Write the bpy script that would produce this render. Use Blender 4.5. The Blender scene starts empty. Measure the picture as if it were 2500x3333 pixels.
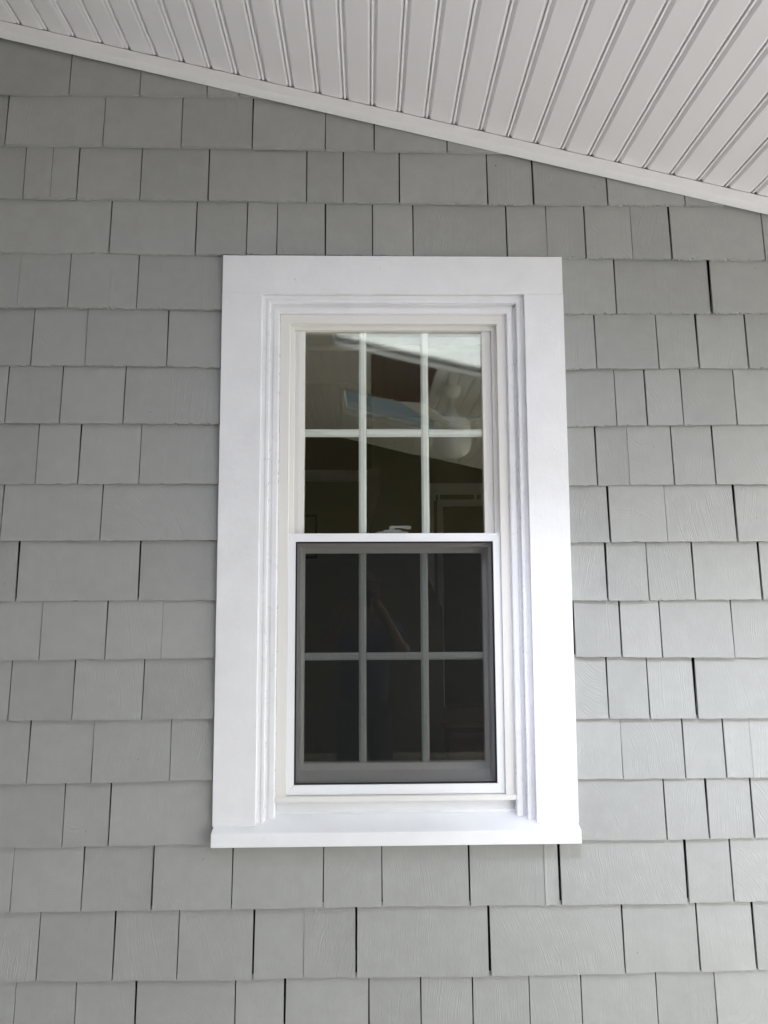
import bpy, bmesh, math, random
from mathutils import Vector, Matrix

scene = bpy.context.scene
col = scene.collection

# ------------------------------------------------------------------ camera
FPX, PH = 2306.8, 3333.0
yaw, pitch, roll = 0.0210959, 0.0980484, -0.0040608
CAM = Vector((0.0, -1.9, 1.6))
fwd = Vector((math.sin(yaw)*math.cos(pitch), math.cos(yaw)*math.cos(pitch), math.sin(pitch)))
r0 = Vector((math.cos(yaw), -math.sin(yaw), 0.0)); u0 = r0.cross(fwd)
rt = math.cos(roll)*r0 + math.sin(roll)*u0
up = -math.sin(roll)*r0 + math.cos(roll)*u0
cam = bpy.data.objects.new('camera', bpy.data.cameras.new('camera'))
col.objects.link(cam)
cam.matrix_world = Matrix(((rt.x, up.x, -fwd.x, CAM.x), (rt.y, up.y, -fwd.y, CAM.y),
                           (rt.z, up.z, -fwd.z, CAM.z), (0, 0, 0, 1)))
cam.data.sensor_fit = 'VERTICAL'; cam.data.sensor_height = 24.0
cam.data.lens = 24.0*FPX/PH
cam.data.clip_start = 0.01; cam.data.clip_end = 500.0
scene.camera = cam

# ------------------------------------------------------------------ light
SUN_EL, SUN_AZ = math.radians(46), math.radians(-16)     # azimuth measured from -Y (behind the viewer) towards +X
world = bpy.data.worlds.new('World'); scene.world = world; world.use_nodes = True
wn = world.node_tree; wn.nodes.clear()
sky = wn.nodes.new('ShaderNodeTexSky'); sky.sky_type = 'NISHITA'; sky.sun_disc = False
sky.sun_elevation = SUN_EL; sky.sun_rotation = math.pi - SUN_AZ
sky.air_density = 1.0; sky.dust_density = 2.5
tc = wn.nodes.new('ShaderNodeTexCoord')
cn = wn.nodes.new('ShaderNodeTexNoise'); cn.inputs['Scale'].default_value = 2.2; cn.inputs['Detail'].default_value = 6
mp = wn.nodes.new('ShaderNodeMapping'); mp.inputs['Scale'].default_value = (1, 1, 2.2)
cr = wn.nodes.new('ShaderNodeMapRange'); cr.inputs[1].default_value = .22; cr.inputs[2].default_value = .56
mixw = wn.nodes.new('ShaderNodeMix'); mixw.data_type = 'RGBA'
mixw.inputs['B'].default_value = (9.8, 9.85, 9.75, 1)
bgw = wn.nodes.new('ShaderNodeBackground'); bgw.inputs['Strength'].default_value = 0.15
wo = wn.nodes.new('ShaderNodeOutputWorld')
L = wn.links.new
L(tc.outputs['Generated'], mp.inputs['Vector']); L(mp.outputs[0], cn.inputs['Vector'])
L(cn.outputs['Fac'], cr.inputs[0]); L(cr.outputs[0], mixw.inputs['Factor'])
L(sky.outputs[0], mixw.inputs['A']); L(mixw.outputs['Result'], bgw.inputs['Color']); L(bgw.outputs[0], wo.inputs[0])

sl = bpy.data.lights.new('sun', 'SUN'); sl.energy = 0.75; sl.angle = math.radians(11); sl.color = (1.0, .97, .92)
sun = bpy.data.objects.new('sun', sl); col.objects.link(sun)
sd = Vector((math.sin(SUN_AZ)*math.cos(SUN_EL), -math.cos(SUN_AZ)*math.cos(SUN_EL), math.sin(SUN_EL)))
sun.rotation_euler = sd.to_track_quat('Z', 'Y').to_euler()
sun.location = (2, -8, 9)

scene.view_settings.view_transform = 'Standard'
scene.view_settings.look = 'None'
scene.view_settings.gamma = 1.0
scene.view_settings.use_curve_mapping = False
scene.view_settings.exposure = 2.2
scene.render.engine = 'CYCLES'
scene.cycles.max_bounces = 12
scene.cycles.diffuse_bounces = 6
scene.cycles.glossy_bounces = 6
scene.cycles.transparent_max_bounces = 32
scene.cycles.sample_clamp_indirect = 8.0

# ------------------------------------------------------------------ helpers
class MB:
    """collects vertices and faces; build() links them as ONE mesh object"""
    def __init__(self): self.v = []; self.f = []
    def add(self, vs, fs):
        n = len(self.v); self.v += [tuple(p) for p in vs]; self.f += [tuple(i+n for i in q) for q in fs]; return self
    def box(self, x0, x1, y0, y1, z0, z1):
        return self.add([(x, y, z) for x in (x0, x1) for y in (y0, y1) for z in (z0, z1)],
                        [(0, 1, 3, 2), (4, 6, 7, 5), (0, 4, 5, 1), (2, 3, 7, 6), (0, 2, 6, 4), (1, 5, 7, 3)])
    def prism(self, poly, a, b, axis='x'):
        """closed 2D polygon swept from a to b along an axis"""
        n = len(poly)
        def P(p, t):
            if axis == 'x': return (t, p[0], p[1])
            if axis == 'y': return (p[0], t, p[1])
            return (p[0], p[1], t)
        vs = [P(p, a) for p in poly] + [P(p, b) for p in poly]
        fs = [(i, (i+1) % n, n+(i+1) % n, n+i) for i in range(n)] + [tuple(range(n))[::-1], tuple(range(n, 2*n))]
        return self.add(vs, fs)
    def lathe(self, prof, c, seg=32):
        n = len(prof); vs = []; fs = []
        for k in range(seg):
            a = 2*math.pi*k/seg
            for r, z in prof: vs.append((c[0]+r*math.cos(a), c[1]+r*math.sin(a), c[2]+z))
        for k in range(seg):
            m = (k+1) % seg
            for i in range(n-1): fs.append((k*n+i, m*n+i, m*n+i+1, k*n+i+1))
        return self.add(vs, fs)
    def tube(self, p, q, r, seg=10, r2=None):
        p, q = Vector(p), Vector(q); d = (q-p).normalized()
        a = d.orthogonal().normalized(); b = d.cross(a); r2 = r if r2 is None else r2
        vs = []
        for c, rr in ((p, r), (q, r2)):
            for k in range(seg):
                t = 2*math.pi*k/seg; vs.append(c + a*rr*math.cos(t) + b*rr*math.sin(t))
        fs = [(k, (k+1) % seg, seg+(k+1) % seg, seg+k) for k in range(seg)]
        fs += [tuple(range(seg))[::-1], tuple(range(seg, 2*seg))]
        return self.add(vs, fs)
    def build(self, name, m, parent=None, loc=None, smooth=False, bevel=0.0, fix=True):
        me = bpy.data.meshes.new(name); me.from_pydata(self.v, [], self.f)
        if fix:
            bm = bmesh.new(); bm.from_mesh(me); bmesh.ops.recalc_face_normals(bm, faces=bm.faces)
            if bevel:
                es = [e for e in bm.edges if len(e.link_faces) == 2 and e.calc_face_angle(0) > .5]
                bmesh.ops.bevel(bm, geom=es, offset=bevel, segments=2, profile=.6, affect='EDGES', clamp_overlap=True)
            bm.to_mesh(me); bm.free()
        me.materials.append(m)
        if smooth: me.shade_smooth()
        elif bevel: me.shade_auto_smooth(angle=.6) if hasattr(me, 'shade_auto_smooth') else None
        o = bpy.data.objects.new(name, me); col.objects.link(o)
        if parent: o.parent = parent
        if loc: o.location = loc
        return o

def thing(name, label, cat, loc=(0, 0, 0), group=None, kind=None):
    o = bpy.data.objects.new(name, None); col.objects.link(o); o.location = loc; o.empty_display_size = .1
    o['label'] = label; o['category'] = cat; o['kind'] = kind or 'thing'
    if group: o['group'] = group
    return o
def tag(o, label=None, cat=None, group=None, kind=None):
    if label: o['label'] = label
    if cat: o['category'] = cat
    if group: o['group'] = group
    if kind: o['kind'] = kind
    return o

# ------------------------------------------------------------------ materials
def new_mat(name):
    m = bpy.data.materials.new(name); m.use_nodes = True
    nt = m.node_tree; b = nt.nodes['Principled BSDF']; return m, nt, b
def N(nt, t, **kw):
    n = nt.nodes.new(t)
    for k, v in kw.items(): setattr(n, k, v)
    return n
def plain(name, c, rough=.5, spec=.5, metal=0, bump=0, bscale=60, stretch=(1, 1, 1), var=0):
    m, nt, b = new_mat(name)
    b.inputs['Base Color'].default_value = (*c, 1); b.inputs['Roughness'].default_value = rough
    b.inputs['Specular IOR Level'].default_value = spec; b.inputs['Metallic'].default_value = metal
    if bump or var:
        t = N(nt, 'ShaderNodeTexCoord'); mpn = N(nt, 'ShaderNodeMapping'); mpn.inputs['Scale'].default_value = stretch
        no = N(nt, 'ShaderNodeTexNoise'); no.inputs['Scale'].default_value = bscale; no.inputs['Detail'].default_value = 5
        nt.links.new(t.outputs['Object'], mpn.inputs[0]); nt.links.new(mpn.outputs[0], no.inputs['Vector'])
        if bump:
            bp = N(nt, 'ShaderNodeBump'); bp.inputs['Strength'].default_value = bump; bp.inputs['Distance'].default_value = .001
            nt.links.new(no.outputs['Fac'], bp.inputs['Height']); nt.links.new(bp.outputs[0], b.inputs['Normal'])
        if var:
            n2 = N(nt, 'ShaderNodeTexNoise'); n2.inputs['Scale'].default_value = 7; n2.inputs['Detail'].default_value = 4
            nt.links.new(t.outputs['Object'], n2.inputs['Vector'])
            mr = N(nt, 'ShaderNodeMapRange'); mr.inputs[3].default_value = 1-var; mr.inputs[4].default_value = 1+var*.3
            nt.links.new(n2.outputs['Fac'], mr.inputs[0])
            mx = N(nt, 'ShaderNodeMix', data_type='RGBA', blend_type='MULTIPLY'); mx.inputs['Factor'].default_value = 1
            mx.inputs['A'].default_value = (*c, 1); nt.links.new(mr.outputs[0], mx.inputs['B'])
            nt.links.new(mx.outputs['Result'], b.inputs['Base Color'])
    return m

def shingle_mat():
    m, nt, b = new_mat('grey_painted_shingle'); Lk = nt.links.new
    t = N(nt, 'ShaderNodeTexCoord'); oi = N(nt, 'ShaderNodeObjectInfo')
    # saw-grain rings: every shingle is cut from a different place, so the arcs' centre moves with the object's random number
    def rnd(mul, add, off):
        a = N(nt, 'ShaderNodeMath', operation='MULTIPLY_ADD'); a.inputs[1].default_value = off; a.inputs[2].default_value = off*.37
        Lk(oi.outputs['Random'], a.inputs[0])
        f = N(nt, 'ShaderNodeMath', operation='FRACT'); Lk(a.outputs[0], f.inputs[0])
        c = N(nt, 'ShaderNodeMath', operation='MULTIPLY_ADD'); c.inputs[1].default_value = mul; c.inputs[2].default_value = add
        Lk(f.outputs[0], c.inputs[0]); return c.outputs[0]
    cx = N(nt, 'ShaderNodeCombineXYZ'); Lk(rnd(1.3, -.65, 37.1), cx.inputs[0]); Lk(rnd(.9, -.45, 91.7), cx.inputs[2])
    va = N(nt, 'ShaderNodeVectorMath', operation='SUBTRACT'); Lk(t.outputs['Object'], va.inputs[0]); Lk(cx.outputs[0], va.inputs[1])
    sc = N(nt, 'ShaderNodeVectorMath', operation='MULTIPLY'); sc.inputs[1].default_value = (1, 0, .62); Lk(va.outputs[0], sc.inputs[0])
    nz = N(nt, 'ShaderNodeTexNoise'); nz.inputs['Scale'].default_value = 14; nz.inputs['Detail'].default_value = 2; Lk(va.outputs[0], nz.inputs['Vector'])
    ln = N(nt, 'ShaderNodeVectorMath', operation='LENGTH'); Lk(sc.outputs[0], ln.inputs[0])
    wob = N(nt, 'ShaderNodeMath', operation='MULTIPLY_ADD'); wob.inputs[1].default_value = .018
    Lk(nz.outputs['Fac'], wob.inputs[0]); Lk(ln.outputs['Value'], wob.inputs[2])
    wv = N(nt, 'ShaderNodeTexNoise', noise_dimensions='1D'); wv.inputs['Scale'].default_value = 260; wv.inputs['Detail'].default_value = 2
    Lk(wob.outputs[0], wv.inputs['W'])
    # fine vertical brush and wood fibre
    mp2 = N(nt, 'ShaderNodeMapping'); mp2.inputs['Scale'].default_value = (1, 1, .16); Lk(va.outputs[0], mp2.inputs[0])
    fb = N(nt, 'ShaderNodeTexNoise'); fb.inputs['Scale'].default_value = 330; fb.inputs['Detail'].default_value = 3; Lk(mp2.outputs[0], fb.inputs['Vector'])
    pk = N(nt, 'ShaderNodeTexNoise'); pk.inputs['Scale'].default_value = 26; pk.inputs['Detail'].default_value = 3; Lk(va.outputs[0], pk.inputs['Vector'])
    b1 = N(nt, 'ShaderNodeBump'); b1.inputs['Distance'].default_value = .0012; Lk(wv.outputs['Fac'], b1.inputs['Height'])
    st = N(nt, 'ShaderNodeMath', operation='MULTIPLY'); Lk(rnd(.75, .16, 13.3), st.inputs[0])
    mk = N(nt, 'ShaderNodeMapRange'); mk.inputs[1].default_value = .35; mk.inputs[2].default_value = .6; Lk(pk.outputs['Fac'], mk.inputs[0])
    Lk(mk.outputs[0], st.inputs[1]); Lk(st.outputs[0], b1.inputs['Strength'])
    b2 = N(nt, 'ShaderNodeBump'); b2.inputs['Distance'].default_value = .0008; b2.inputs['Strength'].default_value = .42
    Lk(fb.outputs['Fac'], b2.inputs['Height']); Lk(b1.outputs[0], b2.inputs['Normal']); Lk(b2.outputs[0], b.inputs['Normal'])
    # colour: one paint, small differences between shingles, faint mottling, the odd dark fleck
    vr = rnd(.11, .945, 57.9)
    mot = N(nt, 'ShaderNodeMapRange'); mot.inputs[3].default_value = .90; mot.inputs[4].default_value = 1.08; Lk(pk.outputs['Fac'], mot.inputs[0])
    mu = N(nt, 'ShaderNodeMath', operation='MULTIPLY'); Lk(vr, mu.inputs[0]); Lk(mot.outputs[0], mu.inputs[1])
    vo = N(nt, 'ShaderNodeTexVoronoi'); vo.inputs['Scale'].default_value = 9
    mp3 = N(nt, 'ShaderNodeMapping'); mp3.inputs['Scale'].default_value = (1.6, .2, .8); Lk(va.outputs[0], mp3.inputs[0]); Lk(mp3.outputs[0], vo.inputs['Vector'])
    fl = N(nt, 'ShaderNodeMapRange'); fl.inputs[1].default_value = .012; fl.inputs[2].default_value = .02; fl.inputs[3].default_value = .45; fl.inputs[4].default_value = 1
    Lk(vo.outputs['Distance'], fl.inputs[0])
    mu2 = N(nt, 'ShaderNodeMath', operation='MULTIPLY'); Lk(mu.outputs[0], mu2.inputs[0]); Lk(fl.outputs[0], mu2.inputs[1])
    mx = N(nt, 'ShaderNodeMix', data_type='RGBA', blend_type='MULTIPLY'); mx.inputs['Factor'].default_value = 1
    mx.inputs['A'].default_value = (.326, .330, .314, 1); Lk(mu2.outputs[0], mx.inputs['B']); Lk(mx.outputs['Result'], b.inputs['Base Color'])
    b.inputs['Roughness'].default_value = .5; b.inputs['Specular IOR Level'].default_value = .4
    return m

def white_paint(name, along, c=(.80, .80, .81), rough=.32, amt=.30):
    """brushed gloss paint; along = axis the brush ran"""
    m, nt, b = new_mat(name); Lk = nt.links.new
    t = N(nt, 'ShaderNodeTexCoord'); mpn = N(nt, 'ShaderNodeMapping')
    mpn.inputs['Scale'].default_value = (.05, 1, 1) if along == 'x' else (1, 1, .05)
    Lk(t.outputs['Object'], mpn.inputs[0])
    br = N(nt, 'ShaderNodeTexNoise'); br.inputs['Scale'].default_value = 420; br.inputs['Detail'].default_value = 3; Lk(mpn.outputs[0], br.inputs['Vector'])
    lp = N(nt, 'ShaderNodeTexNoise'); lp.inputs['Scale'].default_value = 55; lp.inputs['Detail'].default_value = 4; Lk(t.outputs['Object'], lp.inputs['Vector'])
    pa = N(nt, 'ShaderNodeTexNoise'); pa.inputs['Scale'].default_value = 5; pa.inputs['Detail'].default_value = 2; Lk(t.outputs['Object'], pa.inputs['Vector'])
    mr = N(nt, 'ShaderNodeMapRange'); mr.inputs[1].default_value = .42; mr.inputs[2].default_value = .62; mr.inputs[3].default_value = amt*.25; mr.inputs[4].default_value = amt
    Lk(pa.outputs['Fac'], mr.inputs[0])
    b1 = N(nt, 'ShaderNodeBump'); b1.inputs['Distance'].default_value = .001; Lk(mr.outputs[0], b1.inputs['Strength']); Lk(br.outputs['Fac'], b1.inputs['Height'])
    b2 = N(nt, 'ShaderNodeBump'); b2.inputs['Distance'].default_value = .0015; b2.inputs['Strength'].default_value = amt*.7
    Lk(lp.outputs['Fac'], b2.inputs['Height']); Lk(b1.outputs[0], b2.inputs['Normal']); Lk(b2.outputs[0], b.inputs['Normal'])
    cm = N(nt, 'ShaderNodeMapRange'); cm.inputs[1].default_value = .3; cm.inputs[2].default_value = .7; cm.inputs[3].default_value = .93; cm.inputs[4].default_value = 1.0
    sm = N(nt, 'ShaderNodeTexNoise'); sm.inputs['Scale'].default_value = 11; sm.inputs['Detail'].default_value = 7; Lk(t.outputs['Object'], sm.inputs['Vector'])
    Lk(sm.outputs['Fac'], cm.inputs[0])
    mc = N(nt, 'ShaderNodeMix', data_type='RGBA', blend_type='MULTIPLY'); mc.inputs['Factor'].default_value = 1
    mc.inputs['A'].default_value = (*c, 1); Lk(cm.outputs[0], mc.inputs['B']); Lk(mc.outputs['Result'], b.inputs['Base Color'])
    rr = N(nt, 'ShaderNodeMapRange'); rr.inputs[3].default_value = rough-.06; rr.inputs[4].default_value = rough+.14
    Lk(lp.outputs['Fac'], rr.inputs[0]); Lk(rr.outputs[0], b.inputs['Roughness'])
    return m

def glass_mat(name='window_glass', tint=(.958, .962, .955)):
    m = bpy.data.materials.new(name); m.use_nodes = True; nt = m.node_tree; nt.nodes.clear(); Lk = nt.links.new
    o = N(nt, 'ShaderNodeOutputMaterial'); mx = N(nt, 'ShaderNodeMixShader'); tr = N(nt, 'ShaderNodeBsdfTransparent')
    gl = N(nt, 'ShaderNodeBsdfGlossy'); gl.inputs['Roughness'].default_value = 0.0
    gl.inputs['Color'].default_value = (1.0, .97, .76, 1); tr.inputs['Color'].default_value = (*tint, 1)
    # Schlick reflectance of each face of the coated pane, the same from both sides
    lw = N(nt, 'ShaderNodeLayerWeight'); lw.inputs['Blend'].default_value = .5
    pw = N(nt, 'ShaderNodeMath', operation='POWER'); pw.inputs[1].default_value = 5
    fr = N(nt, 'ShaderNodeMath', operation='MULTIPLY_ADD'); fr.inputs[1].default_value = .94; fr.inputs[2].default_value = .068
    Lk(lw.outputs['Facing'], pw.inputs[0]); Lk(pw.outputs[0], fr.inputs[0])
    t = N(nt, 'ShaderNodeTexCoord'); no = N(nt, 'ShaderNodeTexNoise'); no.inputs['Scale'].default_value = 5; no.inputs['Detail'].default_value = 1
    bp = N(nt, 'ShaderNodeBump'); bp.inputs['Strength'].default_value = .05; bp.inputs['Distance'].default_value = .004
    Lk(t.outputs['Object'], no.inputs['Vector']); Lk(no.outputs['Fac'], bp.inputs['Height']); Lk(bp.outputs[0], gl.inputs['Normal'])
    Lk(fr.outputs[0], mx.inputs[0]); Lk(tr.outputs[0], mx.inputs[1]); Lk(gl.outputs[0], mx.inputs[2]); Lk(mx.outputs[0], o.inputs[0])
    return m

def wood_mat(name, c1, c2, scale=6, axis='y', rough=.55):
    m, nt, b = new_mat(name); Lk = nt.links.new
    t = N(nt, 'ShaderNodeTexCoord'); mpn = N(nt, 'ShaderNodeMapping')
    mpn.inputs['Scale'].default_value = {'x': (.08, 1, 1), 'y': (1, .08, 1), 'z': (1, 1, .08)}[axis]
    no = N(nt, 'ShaderNodeTexNoise'); no.inputs['Scale'].default_value = scale*10; no.inputs['Detail'].default_value = 6
    rp = N(nt, 'ShaderNodeValToRGB'); rp.color_ramp.elements[0].color = (*c1, 1); rp.color_ramp.elements[1].color = (*c2, 1)
    rp.color_ramp.elements[0].position = .3; rp.color_ramp.elements[1].position = .7
    Lk(t.outputs['Object'], mpn.inputs[0]); Lk(mpn.outputs[0], no.inputs['Vector']); Lk(no.outputs['Fac'], rp.inputs[0]); Lk(rp.outputs[0], b.inputs['Base Color'])
    b.inputs['Roughness'].default_value = rough
    return m

M_SH = shingle_mat()
M_FELT = plain('black_felt', (.012, .011, .012), .9)
M_HEAD = white_paint('white_gloss_head', 'x', amt=.85)
M_SIDE = white_paint('white_gloss_side', 'z', amt=.50)
M_STOP = white_paint('white_gloss_stop', 'z', amt=.45, rough=.26)
M_STOPH = white_paint('white_gloss_stop_head', 'x', amt=.30, rough=.28)
M_SILL = white_paint('white_gloss_sill', 'x', c=(.82, .83, .84), amt=.25, rough=.28)
M_VINYL = plain('almond_white_vinyl', (.74, .725, .69), .38, bump=.03, bscale=25)
M_SASH = plain('white_vinyl_sash', (.76, .745, .71), .36)
M_SCRF = plain('white_aluminium', (.80, .81, .82), .42, bump=.02, bscale=40)
M_SPL = plain('black_spline', (.006, .006, .01), .45)
M_MESH = plain('charcoal_mesh', (.016, .017, .019), .75, .15)
M_MUNT = plain('pale_grid_bar', (.74, .78, .75), .35)
M_GLASS = glass_mat()
M_SKY1 = glass_mat('skylight_glass', (.80, .84, .95)); M_SKY2 = glass_mat('tinted_skylight_glass', (.26, .30, .36))
M_SOFFIT = plain('white_soffit_vinyl', (.79, .775, .78), .42, bump=.05, bscale=300, var=.03)
M_TRIM = plain('white_channel', (.78, .77, .77), .42, bump=.03, bscale=200, var=.02)
M_BROWN = wood_mat('brown_panel', (.10, .06, .04), (.17, .11, .07), 5, 'y')
M_LOCK = plain('lock_grey', (.50, .51, .50), .35)
M_CAULK = plain('white_caulk', (.80, .80, .80), .4)
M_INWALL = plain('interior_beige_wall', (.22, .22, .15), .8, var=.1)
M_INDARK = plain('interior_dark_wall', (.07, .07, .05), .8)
M_INWHITE = plain('interior_white_trim', (.62, .62, .58), .5)
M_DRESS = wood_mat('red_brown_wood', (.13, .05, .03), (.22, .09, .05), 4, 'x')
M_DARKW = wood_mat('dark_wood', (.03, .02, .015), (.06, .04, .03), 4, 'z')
M_BLACK = plain('black_frame', (.01, .01, .01), .4)
M_DECK = wood_mat('weathered_deck_board', (.54, .51, .48), (.64, .61, .58), 5, 'x', .7)
M_LAWN = plain('lawn_green', (.20, .20, .16), .95, bump=.5, bscale=80, var=.25)
M_LEAF = plain('leaf_green', (.04, .075, .025), .7, var=.3)
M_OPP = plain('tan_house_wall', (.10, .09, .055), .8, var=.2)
M_BARK = plain('bark_brown', (.09, .065, .045), .9, bump=.6, bscale=40)
M_SKIN = plain('skin', (.15, .09, .06), .5)
M_SHIRT = plain('navy_shirt', (.03, .045, .085), .85)
M_PANTS = plain('dark_trousers', (.03, .03, .035), .9)
M_HAIR = plain('grey_hair', (.12, .11, .10), .7)
M_PHONE = plain('phone_black', (.01, .01, .012), .2)
M_FAN = plain('fan_white', (.85, .85, .85), .35)
M_BULB = plain('opal_shade', (.78, .78, .80), .3)

# ------------------------------------------------------------------ shingle courses: (left, right, lower edge at left, lower edge at right) in metres
ROWS=[
 [(-1.1571,-0.8541,2.986,2.9856),(-0.8512,-0.6541,2.9856,2.9852),(-0.6511,-0.4629,2.9852,2.9849),(-0.4599,-0.3718,2.9848,2.9847),(-0.3688,-0.2589,2.9847,2.9846)],
 [(-1.2212,-1.0273,2.8315,2.8315),(-1.0243,-0.7532,2.8314,2.8305),(-0.7503,-0.5326,2.8304,2.8297),(-0.5297,-0.3322,2.8296,2.8289),(-0.3287,-0.1242,2.8289,2.825),(-0.1213,0.0149,2.8249,2.8223),(0.0181,0.2231,2.8222,2.822),(0.2263,0.4453,2.822,2.8222)],
 [(-1.1816,-0.97,2.6739,2.6736),(-0.967,-0.8939,2.6736,2.6733),(-0.8929,-0.8217,2.6733,2.673),(-0.8182,-0.645,2.673,2.6723),(-0.6418,-0.4547,2.6723,2.6719),(-0.4503,-0.1766,2.6719,2.6677),(-0.1734,-0.0732,2.6677,2.6672),(-0.0703,0.0859,2.6672,2.6666),(0.0899,0.3368,2.6666,2.6664),(0.3412,0.4673,2.6664,2.6664),(0.4721,0.6802,2.6664,2.6662),(0.6846,0.9028,2.6662,2.6666),(0.9057,1.0157,2.6666,2.6666)],
 [(-1.1661,-0.7268,2.5151,2.5151),(-0.7226,-0.4872,2.5151,2.5112),(-0.483,-0.3437,2.5112,2.512),(-0.3408,-0.259,2.512,2.5117),(-0.2556,-0.1235,2.5116,2.5112),(-0.1194,0.0098,2.5111,2.5107),(0.0128,0.1245,2.5106,2.5102),(0.1275,0.3893,2.5102,2.5093),(0.3937,0.5052,2.5093,2.5089),(0.5062,0.6127,2.5089,2.5085),(0.6171,0.7471,2.5085,2.5075),(0.7491,0.8566,2.5075,2.5066),(0.8618,1.1249,2.5066,2.5046),(1.1279,1.2464,2.5046,2.5046)],
 [(-1.1251,-0.9698,2.357,2.3572),(-0.9687,-0.8331,2.3572,2.3578),(-0.8299,-0.6439,2.3578,2.3542),(-0.641,-0.4085,2.3542,2.3525),(0.5462,0.6938,2.3449,2.3459),(0.6978,0.9622,2.3459,2.3479),(0.9698,1.2566,2.348,2.3508)],
 [(-1.1038,-0.9279,2.1927,2.1929),(-0.9239,-0.7794,2.1929,2.1933),(-0.7771,-0.5569,2.1933,2.1912),(-0.5539,-0.4085,2.1912,2.1881),(0.5462,0.6326,2.1843,2.1878),(0.6355,0.8068,2.1879,2.1874),(0.811,0.92,2.1875,2.1903),(0.9248,1.0599,2.1903,2.1889),(1.064,1.2541,2.1889,2.1899)],
 [(-1.1009,-0.9889,2.0328,2.0327),(-0.9857,-0.843,2.0327,2.0315),(-0.8398,-0.6715,2.0315,2.0316),(-0.668,-0.4085,2.0316,2.0298),(0.5462,0.6838,2.0227,2.0261),(0.6862,0.7683,2.0261,2.0274),(0.7723,0.8691,2.0275,2.0275),(0.8723,1.0189,2.0275,2.0289),(1.0224,1.2281,2.0289,2.0298)],
 [(-1.1472,-0.9001,1.8649,1.8651),(-0.898,-0.7878,1.8651,1.8653),(-0.7838,-0.6235,1.8653,1.8655),(-0.6206,-0.4085,1.8655,1.8653),(0.5462,0.6235,1.8595,1.8584),(0.6275,0.7141,1.8584,1.8612),(0.7151,0.8355,1.8612,1.8611),(0.8401,0.9511,1.8611,1.8625),(0.954,1.2344,1.8625,1.8615)],
 [(-1.1308,-0.9865,1.7127,1.7127),(-0.9835,-0.7225,1.7127,1.7119),(-0.7193,-0.4085,1.7119,1.7131),(0.5462,0.6521,1.7037,1.7042),(0.6575,0.8108,1.7042,1.7049),(0.8138,1.0017,1.7049,1.7049),(1.0077,1.2168,1.7049,1.7049)],
 [(-1.1478,-0.9407,1.5526,1.5528),(-0.9349,-0.6177,1.5528,1.5518),(-0.6127,-0.4085,1.5518,1.5524),(0.5462,0.6399,1.5472,1.5468),(0.6451,0.7529,1.5468,1.5463),(0.7575,0.8793,1.5463,1.5476),(0.8833,1.0618,1.5477,1.5476),(1.0678,1.2459,1.5476,1.5476)],
 [(-1.1599,-0.8706,1.3987,1.3981),(-0.8675,-0.6983,1.3981,1.3994),(-0.6952,-0.5508,1.3994,1.3993),(-0.5498,-0.4085,1.3993,1.401),(0.5522,0.673,1.3972,1.3965),(0.6776,0.7821,1.3964,1.395),(0.7865,0.9784,1.395,1.393),(0.9826,1.2083,1.3929,1.3924)],
 [(-1.1157,-0.9437,1.2426,1.2426),(-0.9397,-0.7782,1.2426,1.2426),(-0.7755,-0.5976,1.2426,1.2428),(-0.5944,-0.4085,1.2428,1.2444),(0.5462,0.6335,1.2357,1.2362),(0.6362,0.7417,1.2362,1.2353),(0.7465,0.8675,1.2353,1.2343),(0.8743,1.2076,1.2343,1.2336)],
 [(-1.1636,-0.8885,1.0828,1.0829),(-0.8854,-0.7232,1.0829,1.084),(-0.7197,-0.5201,1.084,1.0872),(-0.5179,-0.4085,1.0873,1.0875),(0.5462,0.6655,1.0817,1.0806),(0.6681,0.8312,1.0806,1.0803),(0.8354,0.9401,1.0803,1.0808),(0.9443,1.0131,1.0808,1.0813),(1.0141,1.2126,1.0813,1.0816)],
 [(-1.1691,-0.7914,0.9249,0.9246),(-0.7887,-0.6743,0.9246,0.9262),(-0.6701,-0.4085,0.9263,0.9279),(0.5462,0.7743,0.9277,0.926),(0.7787,0.8855,0.926,0.927),(0.8903,1.0045,0.927,0.928),(1.0105,1.2523,0.9281,0.9283)],
 [(-1.1681,-0.9159,0.7696,0.7679),(-0.9132,-0.7373,0.7678,0.7672),(-0.7345,-0.5606,0.7672,0.7671),(-0.5546,-0.3552,0.7672,0.7689),(-0.3524,-0.1215,0.7689,0.7687),(-0.1183,0.0299,0.7687,0.7696),(0.0331,0.2559,0.7696,0.7678),(0.2599,0.4524,0.7678,0.7672),(0.4534,0.4894,0.7672,0.767),(0.4962,0.8213,0.767,0.767),(0.8293,0.9423,0.7672,0.7691),(0.9469,1.2324,0.7691,0.7702)],
 [(-1.1302,-0.8436,0.6026,0.6014),(-0.8396,-0.6529,0.6014,0.5988),(-0.6489,-0.4906,0.5988,0.5986),(-0.4874,-0.3004,0.5985,0.5972),(-0.2952,-0.1696,0.5972,0.5985),(-0.1685,-0.0376,0.5985,0.5977),(-0.0328,0.303,0.5977,0.5967),(0.3106,0.6522,0.596,0.5974),(0.6564,0.8471,0.5974,0.599),(0.8517,0.9939,0.5991,0.6013),(0.9991,1.2565,0.6014,0.602)],
 [(-1.1683,-0.8964,0.43,0.4298),(-0.8937,-0.7442,0.4298,0.4289),(-0.7414,-0.5953,0.4289,0.4279),(-0.5901,-0.3431,0.4279,0.4263),(-0.3399,-0.2191,0.4263,0.4256),(-0.2145,-0.0053,0.4255,0.4242),(-0.0009,0.1281,0.4242,0.4242),(0.1309,0.2602,0.4242,0.4246),(0.2634,0.406,0.4246,0.425),(0.4089,0.5398,0.425,0.4253),(0.543,0.7344,0.4253,0.4258),(0.7371,0.887,0.4258,0.4262),(0.8899,1.2536,0.4263,0.4266)],
]

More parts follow.
